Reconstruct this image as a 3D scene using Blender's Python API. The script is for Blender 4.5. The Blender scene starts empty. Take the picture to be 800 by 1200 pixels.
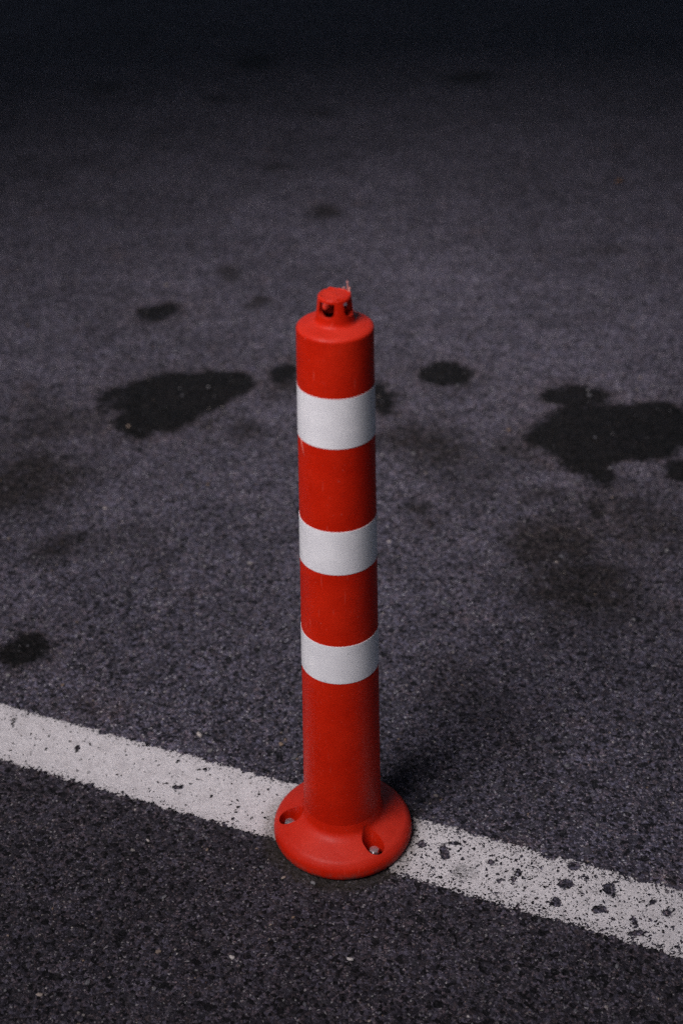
import bpy, bmesh, math, random
import numpy as np
from mathutils import Vector, Matrix

scene = bpy.context.scene
COL = scene.collection

# ------------------------------------------------------------------ camera
cam_d = bpy.data.cameras.new('camera')
cam = bpy.data.objects.new('camera', cam_d)
COL.objects.link(cam)
scene.camera = cam
cam_d.sensor_fit = 'HORIZONTAL'
cam_d.sensor_width = 24.0
cam_d.lens = 50.0
cam_d.clip_start = 0.05
cam_d.clip_end = 2000
pitch, roll = math.radians(32.5), math.radians(0.8)
fwd = Vector((0, math.cos(pitch), -math.sin(pitch)))
rt = Vector((1, 0, 0)); up = rt.cross(fwd)
rt2 = rt * math.cos(roll) - up * math.sin(roll)
up2 = rt * math.sin(roll) + up * math.cos(roll)
m = Matrix((rt2, up2, -fwd)).transposed().to_4x4()
m.translation = Vector((0.0045, -1.2920, 1.30))
cam.matrix_world = m
cam_d.dof.use_dof = True
cam_d.dof.focus_distance = 1.68
cam_d.dof.aperture_fstop = 3.4
cam_d.dof.aperture_blades = 0

# ------------------------------------------------------------------ light
SUN_AZ = math.radians(-141)      # from +Y towards +X
SUN_EL = math.radians(51)
world = bpy.data.worlds.new('World')
scene.world = world
world.use_nodes = True
wn = world.node_tree
wn.nodes.clear()
sky = wn.nodes.new('ShaderNodeTexSky')
sky.sky_type = 'NISHITA'
sky.sun_disc = False
sky.air_density = 0.7
sky.dust_density = 4.0
sky.sun_elevation = SUN_EL
sky.sun_rotation = SUN_AZ % (2 * math.pi)
bgn = wn.nodes.new('ShaderNodeBackground')
bgn.inputs[1].default_value = 0.13
wo = wn.nodes.new('ShaderNodeOutputWorld')
wn.links.new(sky.outputs[0], bgn.inputs[0])
wn.links.new(bgn.outputs[0], wo.inputs[0])

sun_d = bpy.data.lights.new('sun', 'SUN')
sun_d.energy = 5.0
sun_d.angle = math.radians(27)
sun_d.color = (1.0, 0.955, 0.985)
sun = bpy.data.objects.new('sun', sun_d)
COL.objects.link(sun)
sdir = Vector((math.sin(SUN_AZ) * math.cos(SUN_EL), math.cos(SUN_AZ) * math.cos(SUN_EL), math.sin(SUN_EL)))
sun.location = sdir * 20
sun.rotation_euler = sdir.to_track_quat('Z', 'Y').to_euler()

vs = scene.view_settings
vs.view_transform = 'Standard'
vs.look = 'None'
vs.gamma = 1.0
vs.use_curve_mapping = False
vs.exposure = -0.22
scene.render.engine = 'CYCLES'
scene.cycles.use_denoising = False
scene.cycles.max_bounces = 6

# ------------------------------------------------------------------ helpers
random.seed(7)
rng = np.random.default_rng(11)


class NT:
    """small node-tree writer"""
    def __init__(self, name):
        self.m = bpy.data.materials.new(name)
        self.m.use_nodes = True
        self.t = self.m.node_tree
        self.t.nodes.clear()

    def n(self, kind, **kw):
        nd = self.t.nodes.new('ShaderNode' + kind)
        for k, v in kw.items():
            setattr(nd, k, v)
        return nd

    def put(self, sock, v):
        if isinstance(v, bpy.types.NodeSocket):
            self.t.links.new(v, sock)
        elif isinstance(v, (tuple, list)):
            sock.default_value = tuple(v) + ((1,) if len(v) == 3 and sock.type == 'RGBA' else ())
        else:
            sock.default_value = v

    def math(self, op, a, b=0.0, c=None, clamp=False):
        nd = self.n('Math', operation=op)
        nd.use_clamp = clamp
        self.put(nd.inputs[0], a); self.put(nd.inputs[1], b)
        if c is not None: self.put(nd.inputs[2], c)
        return nd.outputs[0]

    def mix(self, f, a, b, blend='MIX'):
        nd = self.n('Mix', data_type='RGBA', blend_type=blend)
        self.put(nd.inputs[0], f); self.put(nd.inputs[6], a); self.put(nd.inputs[7], b)
        return nd.outputs[2]

    def ramp(self, v, a, b, c=0.0, d=1.0, smooth=True):
        nd = self.n('MapRange', interpolation_type='SMOOTHSTEP' if smooth else 'LINEAR')
        self.put(nd.inputs[0], v)
        for i, q in enumerate((a, b, c, d)): self.put(nd.inputs[i + 1], q)
        return nd.outputs[0]

    def noise(self, vec, scale, detail=3, rough=0.55, dist=0.0):
        nd = self.n('TexNoise')
        self.put(nd.inputs['Vector'], vec)
        nd.inputs['Scale'].default_value = scale
        nd.inputs['Detail'].default_value = detail
        nd.inputs['Roughness'].default_value = rough
        nd.inputs['Distortion'].default_value = dist
        return nd.outputs[0]

    def voro(self, vec, scale, feature='F1', rand=1.0):
        nd = self.n('TexVoronoi', feature=feature)
        self.put(nd.inputs['Vector'], vec)
        nd.inputs['Scale'].default_value = scale
        nd.inputs['Randomness'].default_value = rand
        return nd

    def attr(self, name):
        return self.n('Attribute', attribute_name=name).outputs['Fac']

    def bump(self, h, dist, strength=1.0, normal=None):
        nd = self.n('Bump')
        nd.inputs['Strength'].default_value = strength
        nd.inputs['Distance'].default_value = dist
        self.put(nd.inputs['Height'], h)
        if normal is not None: self.put(nd.inputs['Normal'], normal)
        return nd.outputs[0]

    def finish(self, color, rough, normal=None, spec=0.5, metal=0.0, alpha=None, coat=0.0):
        b = self.n('BsdfPrincipled')
        self.put(b.inputs['Base Color'], color)
        self.put(b.inputs['Roughness'], rough)
        self.put(b.inputs['Specular IOR Level'], spec)
        self.put(b.inputs['Metallic'], metal)
        b.inputs['Coat Weight'].default_value = coat
        if normal is not None: self.put(b.inputs['Normal'], normal)
        out = self.n('OutputMaterial')
        s = b.outputs[0]
        if alpha is not None:
            tr = self.n('BsdfTransparent')
            mx = self.n('MixShader')
            self.put(mx.inputs[0], alpha)
            self.t.links.new(tr.outputs[0], mx.inputs[1])
            self.t.links.new(s, mx.inputs[2])
            s = mx.outputs[0]
        self.t.links.new(s, out.inputs[0])
        return self.m


def link_mesh(name, verts, faces, mat, parent=None, smooth=False):
    me = bpy.data.meshes.new(name)
    me.from_pydata(verts, [], faces)
    me.update()
    o = bpy.data.objects.new(name, me)
    COL.objects.link(o)
    if mat: me.materials.append(mat)
    if smooth:
        for p in me.polygons: p.use_smooth = True
    if parent: o.parent = parent
    return o


def obj_bm(name, bm, mat, parent=None, smooth=True, angle=None):
    me = bpy.data.meshes.new(name)
    bmesh.ops.recalc_face_normals(bm, faces=bm.faces)
    bm.to_mesh(me); bm.free()
    me.materials.append(mat)
    for p in me.polygons: p.use_smooth = smooth
    if angle: me.set_sharp_from_angle(angle=math.radians(angle))
    o = bpy.data.objects.new(name, me)
    COL.objects.link(o)
    if parent: o.parent = parent
    return o


def lathe(profile, n=160, closed=True):
    """solid of revolution about Z; profile = [(r, z)]; r == 0 collapses to a pole"""
    bm = bmesh.new()
    rings = []
    for r, z in profile:
        if r < 1e-6:
            rings.append([bm.verts.new((0, 0, z))])
        else:
            rings.append([bm.verts.new((r * math.cos(2 * math.pi * i / n), r * math.sin(2 * math.pi * i / n), z)) for i in range(n)])
    pairs = list(zip(rings[:-1], rings[1:]))
    if closed: pairs.append((rings[-1], rings[0]))
    for a, b in pairs:
        if len(a) == 1 and len(b) == 1: continue
        for i in range(n):
            j = (i + 1) % n
            if len(a) == 1: bm.faces.new((a[0], b[i], b[j]))
            elif len(b) == 1: bm.faces.new((a[i], a[j], b[0]))
            else: bm.faces.new((a[i], a[j], b[j], b[i]))
    bmesh.ops.recalc_face_normals(bm, faces=bm.faces)
    return bm


def round_profile(pts, rad, seg=5):
    """fillet the inner corners of an open polyline; rad = per-point radius"""
    out = [pts[0]]
    for k in range(1, len(pts) - 1):
        p0, p, p1 = Vector(pts[k - 1]), Vector(pts[k]), Vector(pts[k + 1])
        r = rad[k]
        if r <= 0: out.append(tuple(p)); continue
        a, b = (p0 - p), (p1 - p)
        d = min(r, a.length * .49, b.length * .49)
        s, e = p + a.normalized() * d, p + b.normalized() * d
        for i in range(seg + 1):
            t = i / seg
            out.append(tuple(s * (1 - t) ** 2 + p * 2 * t * (1 - t) + e * t * t))
    out.append(pts[-1])
    return out


def boolean(o, cutters):
    for c in cutters:
        md = o.modifiers.new('cut', 'BOOLEAN')
        md.operation = 'DIFFERENCE'; md.solver = 'EXACT'; md.object = c
    bpy.context.view_layer.update()
    dg = bpy.context.evaluated_depsgraph_get()
    me = bpy.data.meshes.new_from_object(o.evaluated_get(dg))
    o.modifiers.clear()
    old = o.data
    o.data = me
    bpy.data.meshes.remove(old)
    for c in cutters: bpy.data.objects.remove(c, do_unlink=True)


def tag(o, label=None, cat=None, group=None, kind=None):
    if label: o['label'] = label
    if cat: o['category'] = cat
    if group: o['group'] = group
    if kind: o['kind'] = kind


def vnoise(x, y, seed):
    """tileless value noise on arrays (for the outlines of the stains)"""
    xi, yi = np.floor(x).astype(np.int64), np.floor(y).astype(np.int64)
    fx, fy = x - xi, y - yi
    fx = fx * fx * (3 - 2 * fx); fy = fy * fy * (3 - 2 * fy)
    def h(a, b):
        v = np.sin(a * 127.1 + b * 311.7 + seed * 74.7) * 43758.5453
        return v - np.floor(v)
    return (h(xi, yi) * (1 - fx) + h(xi + 1, yi) * fx) * (1 - fy) + (h(xi, yi + 1) * (1 - fx) + h(xi + 1, yi + 1) * fx) * fy


def fbm(x, y, s, seed):
    return sum(vnoise(x * s * 2 ** k, y * s * 2 ** k, seed + k) / 2 ** (k + 1) for k in range(4)) - 0.47


# ------------------------------------------------------------------ ground
# (x, y, radius across, radius along, strength) in metres on the tarmac, the bollard at 0, 0
OIL = [
    (-0.318, 1.182, 0.110, 0.097, 1.0),
    (-0.232, 1.221, 0.071, 0.059, 1.0),
    (-0.374, 1.086, 0.049, 0.081, 1.0),
    (-0.337, 1.127, 0.082, 0.104, 1.0),
    (-0.424, 1.163, 0.047, 0.071, 0.7),
    (-0.110, 1.277, 0.026, 0.045, 0.9),
    (0.091, 1.158, 0.022, 0.063, 1.0),
    (0.083, 1.190, 0.020, 0.043, 1.0),
    (0.215, 1.259, 0.049, 0.049, 1.0),
    (0.490, 1.017, 0.120, 0.100, 1.0),
    (0.458, 1.150, 0.066, 0.042, 1.0),
    (0.400, 0.995, 0.056, 0.067, 1.0),
    (0.606, 1.042, 0.083, 0.095, 1.0),
    (0.554, 1.018, 0.095, 0.107, 1.0),
    (0.606, 0.872, 0.041, 0.041, 1.0),
    (0.457, 0.846, 0.025, 0.032, 1.0),
    (0.429, 0.746, 0.016, 0.022, 0.8),
    (-0.388, 1.578, 0.051, 0.045, 0.85),
    (-0.464, 0.380, 0.037, 0.045, 1.0),
    (-0.367, 0.242, 0.011, 0.015, 0.8),
    (-0.244, 1.054, 0.013, 0.020, 0.6),
    (0.154, 0.707, 0.011, 0.010, 0.8),
    (0.232, 0.166, 0.009, 0.014, 0.6),
    (0.442, 0.909, 0.046, 0.054, 1.0),
]
SMUDGE = [
    (0.170, 0.967, 0.093, 0.119, 0.6),
    (0.224, 0.858, 0.075, 0.102, 0.35),
    (0.317, 0.949, 0.046, 0.043, 0.5),
    (0.359, 0.639, 0.097, 0.095, 0.8),
    (0.399, 0.498, 0.118, 0.123, 0.7),
    (0.500, 0.689, 0.085, 0.129, 0.5),
    (-0.442, 0.632, 0.070, 0.050, 0.6),
    (-0.558, 0.854, 0.121, 0.145, 0.7),
    (-0.541, 1.068, 0.113, 0.133, 0.5),
    (-0.176, 1.026, 0.048, 0.039, 0.5),
    (-0.011, 2.179, 0.048, 0.061, 0.7),
    (-0.263, 3.600, 0.073, 0.064, 0.8),
    (0.442, 3.379, 0.083, 0.069, 0.7),
    (-0.347, 3.178, 0.054, 0.055, 0.6),
    (-0.170, 2.525, 0.042, 0.050, 0.5),
    (-0.235, 1.785, 0.040, 0.040, 0.5),
    (-0.168, 1.615, 0.028, 0.037, 0.6),
    (-0.333, 0.655, 0.084, 0.076, 0.3),
    (0.374, 0.794, 0.059, 0.039, 0.5),
    (0.123, 0.801, 0.021, 0.022, 0.6),
    (-0.056, 2.987, 0.052, 0.043, 0.5),
    (0.665, 1.908, 0.061, 0.053, 0.4),
    (-0.749, 3.340, 0.083, 0.078, 0.4),
    (-0.077, 1.231, 0.068, 0.059, 0.5),
    (-0.109, 1.189, 0.042, 0.072, 0.4),
    (0.147, 0.295, 0.073, 0.096, 0.3),
]
LN = Vector((0.38, 0.925)).normalized()      # normal of the painted line
LT = Vector((LN.y, -LN.x))                    # along the line, to the right


def axis(lo, hi, step, far):
    mid = list(np.arange(lo, hi + 1e-6, step))
    ext, s, v = [], step, 0
    while v < far:
        s *= 1.35; v += s; ext.append(v)
    return np.array([lo - e for e in reversed(ext)] + mid + [hi + e for e in ext])


def build_ground(mat):
    xs, ys = axis(-1.5, 1.5, .01, 400), axis(-.7, 4.7, .01, 400)
    X, Y = np.meshgrid(xs, ys)
    nx, ny = len(xs), len(ys)
    co = np.zeros((nx * ny, 3)); co[:, 0] = X.ravel(); co[:, 1] = Y.ravel()
    i = np.arange(nx - 1)[None, :] + nx * np.arange(ny - 1)[:, None]
    quads = np.stack([i, i + 1, i + 1 + nx, i + nx], -1).reshape(-1, 4)
    me = bpy.data.meshes.new('ground')
    me.vertices.add(len(co)); me.vertices.foreach_set('co', co.ravel())
    me.loops.add(quads.size); me.loops.foreach_set('vertex_index', quads.ravel())
    me.polygons.add(len(quads)); me.polygons.foreach_set('loop_start', np.arange(0, quads.size, 4))
    me.update(); me.validate()
    x, y = co[:, 0], co[:, 1]
    wx, wy = x + .035 * fbm(x, y, 14, 3), y + .05 * fbm(x, y, 12, 19)
    oil = np.zeros(len(co)); smu = np.zeros(len(co)); halo = np.zeros(len(co))
    for cx, cy, rx, ry, s in OIL:
        q = np.sqrt(((wx - cx) / rx) ** 2 + ((wy - cy) / ry) ** 2)
        d = (q - 1) * min(rx, ry)
        oil = np.maximum(oil, s * np.clip(.5 - d / .032, 0, 1))
        halo = np.maximum(halo, s * np.exp(-np.clip(d, 0, 1) / .03))
    wx, wy = x + .12 * fbm(x, y, 9, 31), y + .14 * fbm(x, y, 8, 47)
    for cx, cy, rx, ry, s in SMUDGE:
        q = np.sqrt(((wx - cx) / rx) ** 2 + ((wy - cy) / ry) ** 2)
        smu = np.maximum(smu, min(1, 1.35 * s) * np.exp(-(q / .95) ** 2.4))
    for nm, v in (('oil', oil), ('smudge', smu), ('halo', halo)):
        a = me.attributes.new(nm, 'FLOAT', 'POINT'); a.data.foreach_set('value', v.astype(np.float32))
    me.materials.append(mat)
    o = bpy.data.objects.new('ground', me)
    COL.objects.link(o)
    tag(o, 'dark worn asphalt with pale stone grains and black oil stains', kind='structure')
    return o


def asphalt_material():
    t = NT('asphalt')
    pos = t.n('NewGeometry').outputs['Position']
    # stones of two sizes, jittered
    jig = t.n('VectorMath', operation='ADD')
    nz = t.n('TexNoise'); t.put(nz.inputs['Vector'], pos); nz.inputs['Scale'].default_value = 160; nz.inputs['Detail'].default_value = 2
    sc = t.n('VectorMath', operation='SCALE'); t.put(sc.inputs[0], nz.outputs['Color']); sc.inputs['Scale'].default_value = .0045
    t.put(jig.inputs[0], pos); t.put(jig.inputs[1], sc.outputs[0])
    P = jig.outputs[0]
    v1 = t.voro(P, 240); v2 = t.voro(P, 500); v3 = t.voro(P, 75); v4 = t.voro(P, 95)
    def sep(v):
        s = t.n('SeparateColor'); t.put(s.inputs[0], v.outputs['Color']); return s.outputs
    c1, c2, c3, c4 = sep(v1), sep(v2), sep(v3), sep(v4)
    d1, d2 = v1.outputs['Distance'], v2.outputs['Distance']
    fine = t.noise(pos, 420, 3, .7)
    mid = t.noise(pos, 28, 4, .6)
    big = t.noise(pos, 3.2, 4, .55)
    huge = t.noise(pos, .8, 3, .5)
    # binder
    col = t.mix(t.ramp(fine, .3, .7), (.016, .015, .021), (.060, .055, .078))
    # angular stones, each its own tone, some blue grey, some brown grey
    def tone(c, lo, hi):
        k = t.math('POWER', c[1], 1.7)
        a = t.mix(k, lo, hi)
        return t.mix(t.ramp(c[2], .45, .95, 0, .9), a, t.mix(1.0, a, (1.12, .93, .80), 'MULTIPLY'))
    s1 = t.math('GREATER_THAN', c1[0], .42)
    col = t.mix(t.math('MULTIPLY', s1, t.ramp(fine, .25, .5, .6, 1)), col, tone(c1, (.030, .028, .040), (.150, .140, .205)))
    s5 = t.math('MULTIPLY', t.math('GREATER_THAN', c4[0], .80), t.ramp(v4.outputs['Distance'], .5, .38))
    col = t.mix(t.math('MULTIPLY', s5, t.ramp(fine, .3, .6, .35, .95)), col, tone(c4, (.025, .025, .031), (.11, .104, .13)))
    s2 = t.math('GREATER_THAN', c2[0], .74)
    col = t.mix(s2, col, tone(c2, (.022, .021, .030), (.24, .22, .28)))
    # rare pale and rusty stones
    s3 = t.math('MULTIPLY', t.ramp(d1, .5, .38), t.math('GREATER_THAN', c1[2], .966))
    col = t.mix(s3, col, t.mix(c1[1], (.26, .25, .26), (.50, .47, .45)))
    s6 = t.math('GREATER_THAN', c2[2], .988)
    col = t.mix(s6, col, (.42, .41, .45))
    s4 = t.math('MULTIPLY', t.ramp(d1, .45, .3), t.math('MULTIPLY', t.ramp(c1[2], .07, .06), t.ramp(mid, .45, .6)))
    col = t.mix(s4, col, (.16, .085, .045))
    # dark pits
    pit = t.math('MULTIPLY', t.ramp(v3.outputs['Distance'], .42, .30), t.math('GREATER_THAN', c3[0], .90))
    pit2 = t.math('LESS_THAN', c1[0], .13)
    pits = t.math('MAXIMUM', pit, pit2)
    col = t.mix(t.math('MULTIPLY', pits, .85), col, (.007, .007, .009))
    # broad wear
    wear_shade = t.math('ADD', t.ramp(mid, .25, .75, .82, 1.14), t.ramp(big, .3, .7, -.12, .13))
    wear_shade = t.math('MULTIPLY', wear_shade, t.ramp(huge, .3, .7, .80, .98))
    wear_shade = t.math('MULTIPLY', wear_shade, t.ramp(t.noise(pos, 11, 4, .62),   .32, .68, .87, 1.13))
    # near side of the line: browner tarmac, also darkened to paint in light fall-off
    dotp = t.n('VectorMath', operation='DOT_PRODUCT'); t.put(dotp.inputs[0], pos); dotp.inputs[1].default_value = (LN.x, LN.y, 0)
    side = t.ramp(t.math('ADD', dotp.outputs['Value'], t.ramp(mid, 0, 1, -.02, .02)), .0, -.07)
    wear_shade = t.math('MULTIPLY', wear_shade, t.ramp(side, 0, 1, 1.0, .54))
    vm = t.n('VectorMath', operation='SCALE'); t.put(vm.inputs[0], col); t.put(vm.inputs['Scale'], wear_shade)
    col = vm.outputs[0]
    col = t.mix(t.math('MULTIPLY', side, .5), col, t.mix(1.0, col, (1.06, .97, .90), 'MULTIPLY'))
    brown = t.math('MULTIPLY', t.ramp(t.noise(pos, 7, 4, .65), .58, .75), .55)
    col = t.mix(brown, col, t.mix(1.0, col, (1.05, .84, .68), 'MULTIPLY'))
    # stains
    edge = t.math('ADD', t.attr('oil'), t.ramp(mid, .2, .8, -.28, .34))
    edge = t.math('ADD', edge, t.ramp(t.noise(pos, 170, 3, .7), .25, .75, -.14, .14))
    oil = t.math('MULTIPLY', t.ramp(edge, .2, .8), t.ramp(t.attr('oil'), .02, .25))
    smu = t.math('MULTIPLY', t.attr('smudge'), t.ramp(t.noise(pos, 45, 4, .7), .3, .62, .75, 1.35), clamp=True)
    dk = t.mix(1.0, col, (.28, .25, .21), 'MULTIPLY')
    col = t.mix(smu, col, dk)
    hl = t.math('MULTIPLY', t.attr('halo'), t.ramp(mid, .3, .65, .2, .75))
    col = t.mix(hl, col, t.mix(1.0, col, (.85, .74, .64), 'MULTIPLY'))
    oc = t.mix(1.0, col, (.16, .155, .14), 'MULTIPLY')
    oc = t.mix(.5, oc, (.006, .0056, .005))
    col = t.mix(oil, col, oc)
    # dust and painted contact shade round the foot of the bollard
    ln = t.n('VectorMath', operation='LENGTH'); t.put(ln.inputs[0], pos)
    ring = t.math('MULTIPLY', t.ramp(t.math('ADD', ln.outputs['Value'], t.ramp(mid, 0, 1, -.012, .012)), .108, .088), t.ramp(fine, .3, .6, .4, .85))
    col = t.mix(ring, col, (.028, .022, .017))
    # relief
    h = t.math('ADD', t.math('MULTIPLY', t.ramp(d1, .6, .0), c1[1]), t.math('MULTIPLY', t.ramp(d2, .6, 0), .45))
    h = t.math('ADD', h, t.math('MULTIPLY', fine, .5))
    h = t.math('SUBTRACT', h, t.math('MULTIPLY', pits, 1.3))
    nrm = t.bump(h, .0026, .9)
    nrm = t.bump(t.math('ADD', big, t.math('MULTIPLY', mid, .25)), .03, .6, nrm)
    rough = t.ramp(oil, 0, 1, .85, .6)
    return t.finish(col, rough, nrm, spec=t.math('MULTIPLY', t.ramp(s1, 0, 1, .14, .24), t.ramp(oil, 0, 1, 1, .5)))


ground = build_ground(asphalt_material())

# ------------------------------------------------------------------ painted line
CHIPS = [
    (0.267, -0.095, 0.008, 0.007, 1.0),
    (0.301, -0.134, 0.008, 0.005, 1.0),
    (0.251, -0.122, 0.007, 0.007, 1.0),
    (0.319, -0.104, 0.007, 0.011, 1.0),
    (0.255, -0.048, 0.009, 0.006, 1.0),
    (0.281, -0.065, 0.007, 0.006, 1.0),
    (0.213, -0.075, 0.005, 0.005, 1.0),
    (0.338, -0.171, 0.009, 0.005, 1.0),
    (0.125, -0.041, 0.006, 0.013, 1.0),
    (0.099, -0.027, 0.005, 0.006, 1.0),
    (-0.357, 0.157, 0.003, 0.009, 1.0),
    (-0.454, 0.215, 0.002, 0.011, 1.0),
    (0.205, -0.086, 0.003, 0.007, 1.0),
    (0.379, -0.141, 0.004, 0.006, 1.0),
    (0.339, -0.154, 0.003, 0.008, 1.0),
    (0.292, -0.084, 0.003, 0.005, 1.0),
    (-0.325, 0.191, 0.006, 0.004, 1.0),
    (-0.214, 0.082, 0.006, 0.005, 1.0),
    (-0.179, 0.115, 0.003, 0.003, 1.0),
    (0.181, -0.057, 0.005, 0.004, 1.0),
    (0.139, -0.025, 0.006, 0.003, 1.0),
    (0.188, -0.088, 0.003, 0.004, 1.0),
    (0.366, -0.125, 0.004, 0.004, 1.0),
]


def build_line():
    us = np.arange(-1.9, 1.9001, .004); ws = np.linspace(-.050, .058, 37)
    U, Wd = np.meshgrid(us, ws)
    x = U * LT.x + Wd * LN.x; y = U * LT.y + Wd * LN.y
    nx, ny = len(us), len(ws)
    co = np.zeros((nx * ny, 3)); co[:, 0] = x.ravel(); co[:, 1] = y.ravel(); co[:, 2] = .003
    i = np.arange(nx - 1)[None, :] + nx * np.arange(ny - 1)[:, None]
    quads = np.stack([i, i + 1, i + 1 + nx, i + nx], -1).reshape(-1, 4)
    x, y = co[:, 0], co[:, 1]
    chip = np.zeros(len(co))
    wx, wy = x + .008 * fbm(x, y, 150, 3), y + .008 * fbm(x, y, 150, 9)
    for cx, cy, rx, ry, s in CHIPS:
        rx, ry = rx * 1.1, ry * 1.08
        q = np.sqrt(((wx - cx) / rx) ** 2 + ((wy - cy) / ry) ** 2)
        chip = np.maximum(chip, np.clip(.5 - (q - 1) * min(rx, ry) / .004, 0, 1))
    gy = np.sqrt(((wx - .145) / .015) ** 2 + ((wy + .074) / .014) ** 2)
    scuff = np.clip(1.3 - gy, 0, 1)
    me = bpy.data.meshes.new('painted_line')
    me.vertices.add(len(co)); me.vertices.foreach_set('co', co.ravel())
    me.loops.add(quads.size); me.loops.foreach_set('vertex_index', quads.ravel())
    me.polygons.add(len(quads)); me.polygons.foreach_set('loop_start', np.arange(0, quads.size, 4))
    me.update(); me.validate()
    vals = {'chip': chip, 'scuff': scuff, 'across': Wd.ravel(), 'along': U.ravel()}
    for nm, v in vals.items():
        a = me.attributes.new(nm, 'FLOAT', 'POINT'); a.data.foreach_set('value', v.astype(np.float32))
    t = NT('road_paint')
    pos = t.n('NewGeometry').outputs['Position']
    ac, al = t.attr('across'), t.attr('along')
    n1 = t.noise(pos, 60, 4, .7); n2 = t.noise(pos, 260, 3, .7); n3 = t.noise(pos, 9, 3, .6); n4 = t.noise(pos, 520, 2, .6)
    # ragged edges
    e = t.math('SUBTRACT', .0485, t.math('ABSOLUTE', t.math('SUBTRACT', ac, .004)))
    e = t.math('ADD', e, t.ramp(n1, .2, .8, -.0065, .0065, False))
    e = t.math('ADD', e, t.ramp(n2, .2, .8, -.006, .006, False))
    edge = t.ramp(e, -.0002, .0006)
    # wear grows to the right of the bollard
    worn = t.ramp(al, -.05, .12)
    jx = t.n('VectorMath', operation='ADD')
    nz = t.n('TexNoise'); t.put(nz.inputs['Vector'], pos); nz.inputs['Scale'].default_value = 130
    sc = t.n('VectorMath', operation='SCALE'); t.put(sc.inputs[0], nz.outputs['Color']); sc.inputs['Scale'].default_value = .011
    t.put(jx.inputs[0], pos); t.put(jx.inputs[1], sc.outputs[0])
    v = t.voro(jx.outputs[0], 165); v2 = t.voro(jx.outputs[0], 330)
    s = t.n('SeparateColor'); t.put(s.inputs[0], v.outputs['Color'])
    s2 = t.n('SeparateColor'); t.put(s2.inputs[0], v2.outputs['Color'])
    thr = t.ramp(worn, 0, 1, .978, .79)
    thr = t.math('SUBTRACT', thr, t.ramp(n3, .45, .75, 0, .06))
    hole = t.math('MULTIPLY', t.ramp(v.outputs['Distance'], .40, .33), t.math('GREATER_THAN', s.outputs[0], thr))
    thr2 = t.ramp(worn, 0, 1, .93, .66)
    hole2 = t.math('MULTIPLY', t.ramp(v2.outputs['Distance'], .42, .34), t.math('GREATER_THAN', s2.outputs[0], thr2))
    hole3 = t.ramp(t.math('ADD', t.attr('chip'), t.ramp(n2, .3, .7, -.3, .3)), .42, .58)
    holes = t.math('MAXIMUM', t.math('MAXIMUM', hole, hole2), hole3)
    # thin paint: the grain of the tarmac comes through, more at the edges
    thin = t.math('ADD', n2, t.math('MULTIPLY', n4, .5))
    lim = t.math('ADD', t.ramp(worn, 0, 1, .54, .60), t.ramp(e, .0, .02, .12, 0))
    thinmask = t.ramp(thin, t.math('SUBTRACT', lim, .05), lim, 0, 1)
    alpha = t.math('MULTIPLY', edge, t.math('SUBTRACT', 1, holes))
    alpha = t.math('MULTIPLY', alpha, thinmask)
    dirt = t.math('ADD', t.ramp(n1, .3, .75, 0, .38), t.ramp(n2, .35, .7, .0, .4))
    col = t.mix(dirt, (.66, .63, .65), (.34, .315, .325))
    col = t.mix(t.math('MULTIPLY', t.attr('scuff'), t.ramp(n2, .35, .6), clamp=True), col, (.12, .115, .115))
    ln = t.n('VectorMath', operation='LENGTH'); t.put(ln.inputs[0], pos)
    ring = t.math('MULTIPLY', t.ramp(t.math('ADD', ln.outputs['Value'], t.ramp(n1, 0, 1, -.012, .012)), .110, .086), t.ramp(n2, .35, .6, .3, .8))  # dust and painted contact shade continue across the line
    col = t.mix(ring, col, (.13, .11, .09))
    nrm = t.bump(t.math('ADD', t.math('MULTIPLY', n2, .8), t.math('MULTIPLY', holes, -1.5)), .002, .8)
    me.materials.append(t.finish(col, .75, nrm, spec=.3, alpha=alpha))
    o = bpy.data.objects.new('painted_line', me)
    COL.objects.link(o)
    tag(o, 'chipped white painted line running diagonally under the red bollard', kind='structure')


build_line()

# ------------------------------------------------------------------ bollard
def red_plastic():
    t = NT('red_plastic')
    tc = t.n('TexCoord').outputs['Object']
    n1 = t.noise(tc, 18, 4, .6); n2 = t.noise(tc, 240, 3, .65); n3 = t.noise(tc, 1400, 2, .5)
    col = t.mix(t.ramp(n1, .3, .7), (.45, .0105, .0020), (.52, .0150, .0030))
    # dust lies on whatever faces up
    g = t.n('NewGeometry'); sx = t.n('SeparateXYZ'); t.put(sx.inputs[0], g.outputs['Normal'])
    dust = t.math('MULTIPLY', t.ramp(sx.outputs[2], .3, 1.0, 0, .07), t.ramp(n1, .25, .7, .5, 1.2))
    spk = t.ramp(t.noise(tc, 330, 2, .5), .71, .76, 0, .28)
    col = t.mix(t.math('ADD', dust, spk, clamp=True), col, (.52, .20, .17))
    grime = t.ramp(t.noise(tc, 60, 5, .75), .58, .8, 0, .3)
    col = t.mix(grime, col, (.26, .008, .004))
    # scuffs
    mp = t.n('Mapping'); t.put(mp.inputs[0], tc); mp.inputs['Scale'].default_value = (1, 1, .12); mp.inputs['Rotation'].default_value = (.3, .2, .1)
    sc = t.ramp(t.noise(mp.outputs[0], 300, 2, .5), .66, .76, 0, .3)
    col = t.mix(sc, col, (.62, .10, .07))
    rough = t.math('ADD', t.ramp(n1, .3, .7, .36, .5), t.ramp(n2, .3, .7, -.04, .06))
    nrm = t.bump(n3, .00035, .5)
    nrm = t.bump(n1, .003, .4, nrm)
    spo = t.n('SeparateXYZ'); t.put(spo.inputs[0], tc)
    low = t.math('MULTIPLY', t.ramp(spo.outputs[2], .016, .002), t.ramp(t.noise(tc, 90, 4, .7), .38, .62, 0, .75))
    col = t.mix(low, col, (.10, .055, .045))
    return t.finish(col, rough, nrm, spec=.13)


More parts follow.
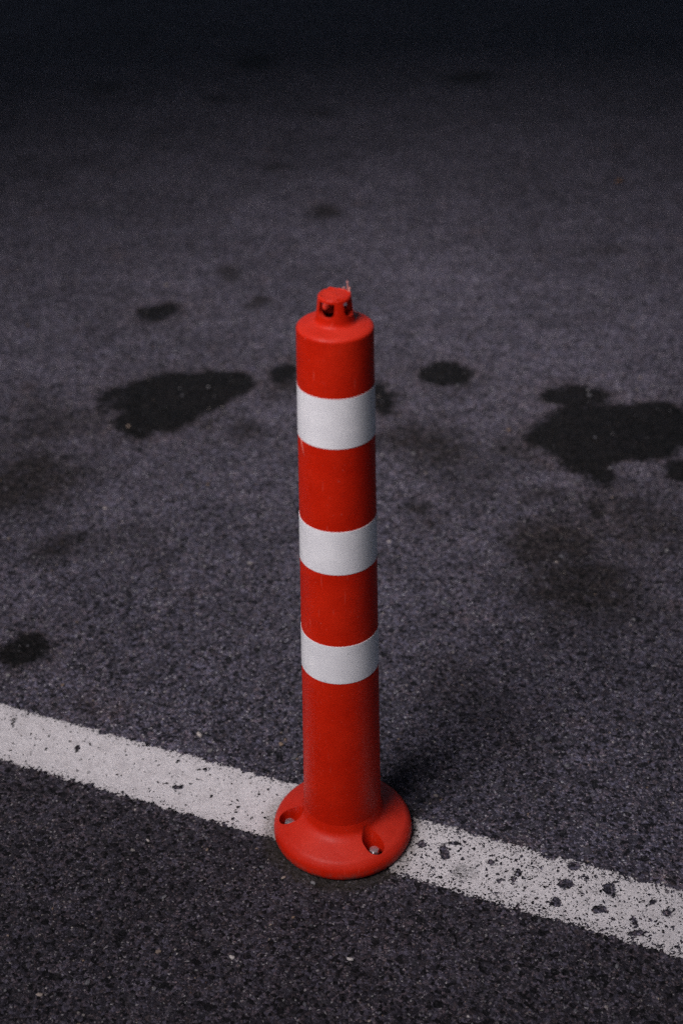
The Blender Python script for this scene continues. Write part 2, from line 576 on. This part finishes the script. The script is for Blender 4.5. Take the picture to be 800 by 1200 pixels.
def band_film():
    t = NT('reflective_film')
    tc = t.n('TexCoord').outputs['Object']
    sp = t.n('SeparateXYZ'); t.put(sp.inputs[0], tc)
    ang = t.math('ARCTAN2', sp.outputs[1], sp.outputs[0])
    a = t.math('SINE', t.math('MULTIPLY', ang, 190)); b = t.math('SINE', t.math('MULTIPLY', sp.outputs[2], 4200))
    weave = t.math('MULTIPLY', t.math('ADD', a, b), .25)
    n1 = t.noise(tc, 40, 4, .6); n2 = t.noise(tc, 220, 3, .6)
    col = t.mix(t.ramp(n1, .3, .7), (.70, .69, .725), (.78, .77, .80))
    col = t.mix(t.ramp(n2, .62, .74, 0, .35), col, (.42, .42, .45))
    seam = t.math('MULTIPLY', t.ramp(t.math('ABSOLUTE', t.math('SUBTRACT', ang, -2.52)), .016, .006), .22)
    col = t.mix(seam, col, (.33, .32, .34))
    nick = t.ramp(t.noise(tc, 130, 2, .4), .735, .755, 0, .55)
    col = t.mix(nick, col, (.30, .30, .33))
    w = t.math('ADD', .985, t.math('MULTIPLY', weave, .03))
    vm = t.n('VectorMath', operation='SCALE'); t.put(vm.inputs[0], col); t.put(vm.inputs['Scale'], w)
    nrm = t.bump(weave, .0001, .4)
    return t.finish(vm.outputs[0], .42, nrm, spec=.5, coat=.15)


def metal(name, color, rough):
    t = NT(name)
    tc = t.n('TexCoord').outputs['Object']
    n = t.noise(tc, 500, 3, .6)
    return t.finish(t.mix(t.ramp(n, .5, .75, 0, .6), color, (.25, .2, .17)), t.ramp(n, .3, .7, rough, rough + .15), t.bump(n, .0003, .4), metal=1.0)


RED = red_plastic(); FILM = band_film(); ZINC = metal('zinc', (.86, .88, .95), .38)
DARK = metal('recess_shade_steel', (.05, .045, .045), .6)  # dark tone stands in for shade in the bolt recesses

bollard = bpy.data.objects.new('traffic_bollard', None)
COL.objects.link(bollard)
bollard.location = (.0006, 0, .003)
bollard.empty_display_size = .1
tag(bollard, 'red plastic bollard with three white reflective bands bolted onto the painted line', 'bollard')

RB = lambda z: .0480 - .0093 * z / .69          # tube radius at a height


def tube_part():
    pts = [(0, .020), (.0455, .020), (.0462, .046), (RB(.058), .0578)]
    rad = [0, 0, 0, 0]
    pts += [(RB(z), z) for z in (.10, .2, .3, .4, .5, .6)]
    rad += [0] * 6
    pts += [(RB(.6940) + .0003, .6940), (.0352, .6966), (.0222, .6990), (.0150, .6990), (.0150, .62), (0, .62)]
    rad += [.0050, .004, 0, 0, 0, 0]
    return obj_bm('tube', lathe(round_profile(pts, rad, 8), 192), RED, bollard, angle=50)


tube = tube_part()

BOLTS = [math.radians(a) for a in (184, -55, 65)]


def base_part():
    pts = [(0, 0), (.0838, 0), (.0864, .006), (.0855, .0165), (.0792, .0242), (.0655, .0302), (.0550, .0350), (.0492, .0405), (RB(.052) - .0004, .053), (.0440, .0535), (0, .0535)]
    rad = [0, .002, .006, .007, .0032, .01, .006, .006, 0, 0, 0]
    o = obj_bm('base', lathe(round_profile(pts, rad, 6), 192), RED, bollard)
    cutters = []
    for a in BOLTS:
        bm = bmesh.new()
        n = 24; ring0 = []; ring1 = []
        R = .0115
        for k in range(2 * n):
            if k < n:
                th = -math.pi / 2 + math.pi * k / (n - 1); cx = .0670
            else:
                th = math.pi / 2 + math.pi * (k - n) / (n - 1); cx = .0645
            x, y = cx + R * math.cos(th), R * math.sin(th)
            xt, yt = (cx - (.0045 if cx < .066 else -.0004)) + R * 1.08 * math.cos(th), R * 1.06 * math.sin(th)
            ring0.append((x, y, .0045)); ring1.append((xt, yt, .046))
        rot = Matrix.Rotation(a, 3, 'Z')
        v0 = [bm.verts.new(rot @ Vector(p)) for p in ring0]; v1 = [bm.verts.new(rot @ Vector(p)) for p in ring1]
        bm.faces.new(list(reversed(v0))); bm.faces.new(v1)
        for k in range(2 * n):
            j = (k + 1) % (2 * n)
            bm.faces.new((v0[k], v0[j], v1[j], v1[k]))
        bmesh.ops.recalc_face_normals(bm, faces=bm.faces)
        cutters.append(obj_bm('cutter', bm, RED))
        cutters[-1].parent = bollard
    boolean(o, cutters)
    md = o.modifiers.new('soft_edge', 'BEVEL'); md.width = .0008; md.segments = 3; md.limit_method = 'WEIGHT'
    bw = o.data.attributes.new('bevel_weight_edge', 'FLOAT', 'EDGE')
    bm = bmesh.new(); bm.from_mesh(o.data)
    wl = [1.0 if (len(e.link_faces) == 2 and e.calc_face_angle(0) > math.radians(35) and all(.0515 < math.hypot(v.co.x, v.co.y) < .084 and v.co.z > .018 for v in e.verts)) else 0.0 for e in bm.edges]
    bm.free(); bw.data.foreach_set('value', wl)
    md.use_clamp_overlap = True; md.harden_normals = False
    for p in o.data.polygons: p.use_smooth = True
    o.data.set_sharp_from_angle(angle=math.radians(60))
    return o


base = base_part()

for a in BOLTS:
    cx, cy = .0660 * math.cos(a), .0660 * math.sin(a)
    bm = lathe([(0, 0), (.0110, 0), (.0110, .0035), (.0104, .0043), (.0050, .0043), (.0050, .0114), (0, .0114)], 40)
    bmesh.ops.translate(bm, verts=bm.verts, vec=(cx, cy, .0046))
    w = obj_bm('shade_washer', bm, DARK, bollard, angle=40)  # widened to fill the bore, its dark colour paints the recess shade
    # hexagonal head with a chamfered, slightly domed top
    bm = bmesh.new()
    rings = []
    for r, z in ((.0063, 0), (.0065, .0005), (.0065, .0042), (.0057, .0051), (.0033, .0055)):
        ring = []
        for k in range(36):
            th = 2 * math.pi * k / 36 + .3
            hexr = math.cos(math.pi / 6) / math.cos((th - .3) % (math.pi / 3) - math.pi / 6)
            f = min(1, max(0, (z - .0042) / .001))
            rr = r * (hexr * (1 - f) + .93 * f)
            ring.append(bm.verts.new((rr * math.cos(th), rr * math.sin(th), z)))
        rings.append(ring)
    for p, q in zip(rings[:-1], rings[1:]):
        for k in range(36):
            bm.faces.new((p[k], p[(k + 1) % 36], q[(k + 1) % 36], q[k]))
    bm.faces.new(rings[-1]); bm.faces.new(list(reversed(rings[0])))
    bmesh.ops.translate(bm, verts=bm.verts, vec=(cx, cy, .0160))
    obj_bm('bolt', bm, ZINC, bollard, angle=35)


def cap_part():
    outer = [(.0228, .6984), (.0204, .7000), (.0190, .7028), (.0166, .7262), (.0157, .7274), (0, .7274)]
    rad = [0, .0015, .004, .0016, .0012, 0]
    prof = round_profile(outer, rad, 5)
    inner = [(0, .7222), (.0142, .7222), (.0156, .6957), (.0150, .6957), (0, .6957)]
    # shell: outside, then the hollow inside cut out with a second solid
    o = obj_bm('cap', lathe([(0, .6976), (.0228, .6976)] + prof, 128), RED, bollard)
    hollow = obj_bm('cutter', lathe([(0, .690), (.0152, .690), (.0126, .7238), (0, .7238)], 96), RED); hollow.parent = bollard
    cutters = [hollow]
    for a in (-29, 59):
        bm = bmesh.new()
        hw, zb, zt, n = .0086, .7082, .7240, 14
        out = [(hw, zt - .001), (hw - .001, zt), (-hw + .001, zt), (-hw, zt - .001)]
        out += [(-hw * math.cos(math.pi * k / n), zb + hw * (1 - math.sin(math.pi * k / n)) * .8) for k in range(n + 1)]
        rot = Matrix.Rotation(math.radians(a), 3, 'Z')
        va = [bm.verts.new(rot @ Vector((-.03, p[0], p[1]))) for p in out]
        vb = [bm.verts.new(rot @ Vector((.03, p[0], p[1]))) for p in out]
        bm.faces.new(va); bm.faces.new(list(reversed(vb)))
        for k in range(len(out)):
            j = (k + 1) % len(out)
            bm.faces.new((va[j], va[k], vb[k], vb[j]))
        bmesh.ops.recalc_face_normals(bm, faces=bm.faces)
        c = obj_bm('cutter', bm, RED); c.parent = bollard
        cutters.append(c)
    boolean(o, cutters)
    md = o.modifiers.new('soft_edge', 'BEVEL'); md.width = .0005; md.segments = 2; md.limit_method = 'ANGLE'; md.angle_limit = math.radians(40)
    for p in o.data.polygons: p.use_smooth = True
    o.data.set_sharp_from_angle(angle=math.radians(50))
    return o


cap = cap_part()


def rim_part():
    """raised moulding rim and sprue mark on top of the cap, with torn flash"""
    bm = bmesh.new()
    n = 96; R0 = .0146
    rings = []
    for k in range(n):
        th = 2 * math.pi * k / n
        j = .0004 * math.sin(3 * th + 1) + .0003 * math.sin(11 * th)
        hh = .0008 + .0013 * max(0, math.cos(2 * (th - math.radians(14))) ** 2 - .8) * 5 + .0002 * math.sin(17 * th)
        ring = []
        for q in range(8):
            ph = 2 * math.pi * q / 8
            r = R0 + j + .0011 * math.cos(ph); z = .7272 + hh * math.sin(ph)
            ring.append(bm.verts.new((r * math.cos(th), r * math.sin(th), z)))
        rings.append(ring)
    for k in range(n):
        a, b = rings[k], rings[(k + 1) % n]
        for q in range(8):
            bm.faces.new((a[q], b[q], b[(q + 1) % 8], a[(q + 1) % 8]))
    s = bmesh.ops.create_uvsphere(bm, u_segments=20, v_segments=10, radius=.0055)
    bmesh.ops.scale(bm, verts=s['verts'], vec=(1.1, 1, .13))
    bmesh.ops.translate(bm, verts=s['verts'], vec=(-.002, .001, .7273))
    return obj_bm('rim', bm, RED, bollard)


rim_part()


def strand(name, pts, r, mat, parent):
    bm = bmesh.new(); rings = []
    for k, (p, q) in enumerate(zip(pts, pts[1:] + [pts[-1] * 2 - pts[-2]])):
        d = (q - p).normalized(); a = d.orthogonal().normalized(); b = d.cross(a)
        rr = r * (1 - .75 * k / len(pts))
        rings.append([bm.verts.new(p + (a * math.cos(2 * math.pi * i / 6) + b * math.sin(2 * math.pi * i / 6)) * rr) for i in range(6)])
    for a, b in zip(rings[:-1], rings[1:]):
        for i in range(6): bm.faces.new((a[i], a[(i + 1) % 6], b[(i + 1) % 6], b[i]))
    bm.faces.new(rings[0]); bm.faces.new(rings[-1])
    return obj_bm(name, bm, mat, parent)


t = NT('torn_plastic'); PALE = t.finish((.62, .24, .20), .6)
strand('flash', [Vector((.0128, .007, 0.7279)), Vector((.0134, .0075, 0.7314)), Vector((.0130, .0072, 0.7349)), Vector((.0126, .0068, 0.7389))], .0009, PALE, bollard)
strand('flash', [Vector((.0140, .004, 0.7279)), Vector((.0148, .0045, 0.7304)), Vector((.0152, .0052, 0.7326))], .0010, PALE, bollard)
strand('flash', [Vector((.0085, .0112, 0.7279)), Vector((.0092, .0116, 0.7296)), Vector((.0102, .0110, 0.7302))], .0009, PALE, bollard)

for z0, z1 in ((.2718, .3243), (.4202, .4750), (.5748, .6320)):
    th = .00035
    bm = lathe([(RB(z0) - .0004, z0), (RB(z0) + th, z0 + .0002), (RB(z1) + th, z1 - .0002), (RB(z1) - .0004, z1)], 192)
    obj_bm('reflective_band', bm, FILM, bollard, angle=30)

# pale scratch beside the top band
a0 = math.radians(-155)
strand('scratch', [Vector((RB(z) + .0001, 0, 0)) @ Matrix.Rotation(-(a0 + w), 3, 'Z') + Vector((0, 0, z)) for z, w in ((.5745, .0), (.569, .05), (.563, .10), (.5575, .15))], .00045, PALE, bollard)


# ------------------------------------------------------------------ loose grit
def grit():
    t = NT('grit_stone')
    r = t.n('NewGeometry').outputs['Random Per Island']
    cr = t.n('ValToRGB'); t.put(cr.inputs[0], r)
    e = cr.color_ramp.elements
    e[0].position = 0; e[0].color = (.05, .05, .058, 1)
    e[1].position = 1; e[1].color = (.42, .39, .38, 1)
    for p, c in ((.5, (.085, .083, .095, 1)), (.8, (.15, .145, .15, 1)), (.92, (.17, .115, .08, 1))):
        q = e.new(p); q.color = c
    mat = t.finish(cr.outputs[0], .75, spec=.35)
    bm = bmesh.new()
    spots = []
    for k in range(2600):
        y = -.4 + 3.2 * random.random() ** 1.7
        x = (random.random() - .5) * 2 * (.45 + .27 * (y + .4))
        spots.append((x, y, random.choice((.0009, .0011, .0014, .0018))))
    for k in range(210):
        y = -.3 + 2.3 * random.random() ** 1.3
        spots.append(((random.random() - .5) * 2 * (.45 + .27 * (y + .4)), y, random.uniform(.0018, .0042)))
    for x, y, r_ in ((.16, .48, .006), (.166, .474, .004), (.268, .166, .0055), (.007, -.201, .0035), (-.194, .185, .0045), (-.063, .135, .004), (.017, .837, .006), (.358, .603, .005), (-.06, .14, .003)):
        spots.append((x, y, r_))
    for x, y, r_ in spots:
        if math.hypot(x, y) < .088: continue
        s = bmesh.ops.create_icosphere(bm, subdivisions=1, radius=r_)
        M = Matrix.Rotation(random.random() * 6.3, 3, 'Z') @ Matrix.Diagonal((1.2, .9 * random.uniform(.7, 1), .55))
        for v in s['verts']:
            v.co = M @ (v.co * random.uniform(.75, 1.2)) + Vector((x, y, r_ * .35))
    o = obj_bm('grit', bm, mat, smooth=False)
    tag(o, 'tiny pale and dark stone grit scattered over the asphalt', kind='stuff')


grit()


def leaf():
    t = NT('dry_leaf')
    tc = t.n('TexCoord').outputs['Object']
    mat = t.finish(t.mix(t.noise(tc, 120, 3), (.20, .11, .06), (.34, .20, .12)), .7)
    bm = bmesh.new()
    n = 10; rows = []
    for k in range(n + 1):
        u = k / n; w = .0075 * math.sin(math.pi * u) ** .7 * (1 - .3 * u) + .0003
        z = .002 + .005 * math.sin(u * 3.0)
        rows.append([bm.verts.new((-.016 + .032 * u, w * s, z + .0035 * abs(s))) for s in (-1, -.5, 0, .5, 1)])
    for a, b in zip(rows[:-1], rows[1:]):
        for i in range(4): bm.faces.new((a[i], b[i], b[i + 1], a[i + 1]))
    g = bmesh.ops.solidify(bm, geom=bm.faces[:], thickness=.0004)
    o = obj_bm('dry_leaf', bm, mat)
    o.location = (.754, 2.35, .001); o.rotation_euler = (0, 0, .5)
    tag(o, 'tiny curled tan leaf lying alone on the far asphalt', 'leaf')


leaf()

# ------------------------------------------------------------------ unseen roof added to shade the ground
def added_shade_roof():
    """dark soffit three metres up with an open bay that lets the daylight onto the tarmac"""
    H0, T = 3.2, .25
    k = H0 / math.tan(SUN_EL)
    sx, sy = math.sin(SUN_AZ) * k, math.cos(SUN_AZ) * k
    x0, x1, y0, y1 = sx - 1.0, sx + 1.05, sy - .33, sy + 2.4  # opening placed and sized to shape the pool of sunlight
    X0, X1, Y0, Y1 = -9, 9, -9, 10
    t = NT('shade_roof_dark')
    pos = t.n('NewGeometry').outputs['Position']
    n = t.noise(pos, 3, 5, .6)
    mat = t.finish(t.mix(n, (.035, .034, .034), (.07, .068, .066)), .85, t.bump(n, .01, .4))
    bm = bmesh.new()
    for z in (H0, H0 + T):
        pass
    o4 = [(X0, Y0), (X1, Y0), (X1, Y1), (X0, Y1)]; i4 = [(x0, y0), (x1, y0), (x1, y1), (x0, y1)]
    lo_o = [bm.verts.new((x, y, H0)) for x, y in o4]; lo_i = [bm.verts.new((x, y, H0)) for x, y in i4]
    hi_o = [bm.verts.new((x, y, H0 + T)) for x, y in o4]; hi_i = [bm.verts.new((x, y, H0 + T)) for x, y in i4]
    for a in range(4):
        b = (a + 1) % 4
        bm.faces.new((lo_o[a], lo_o[b], lo_i[b], lo_i[a]))
        bm.faces.new((hi_o[a], hi_i[a], hi_i[b], hi_o[b]))
        bm.faces.new((lo_o[a], hi_o[a], hi_o[b], lo_o[b]))
        bm.faces.new((lo_i[a], lo_i[b], hi_i[b], hi_i[a]))
    for cx, cy in ((-8, -8), (8, -8), (-8, 9.4), (8, 9.4)):
        s = bmesh.ops.create_cube(bm, size=1)
        bmesh.ops.scale(bm, verts=s['verts'], vec=(.4, .4, H0 - .002))
        bmesh.ops.translate(bm, verts=s['verts'], vec=(cx, cy, H0 / 2 - .001))
    o = obj_bm('added_shade_roof', bm, mat, smooth=False)
    tag(o, 'unseen dark slab on columns, added to shade the ground around an opening for sunlight', kind='structure')


added_shade_roof()
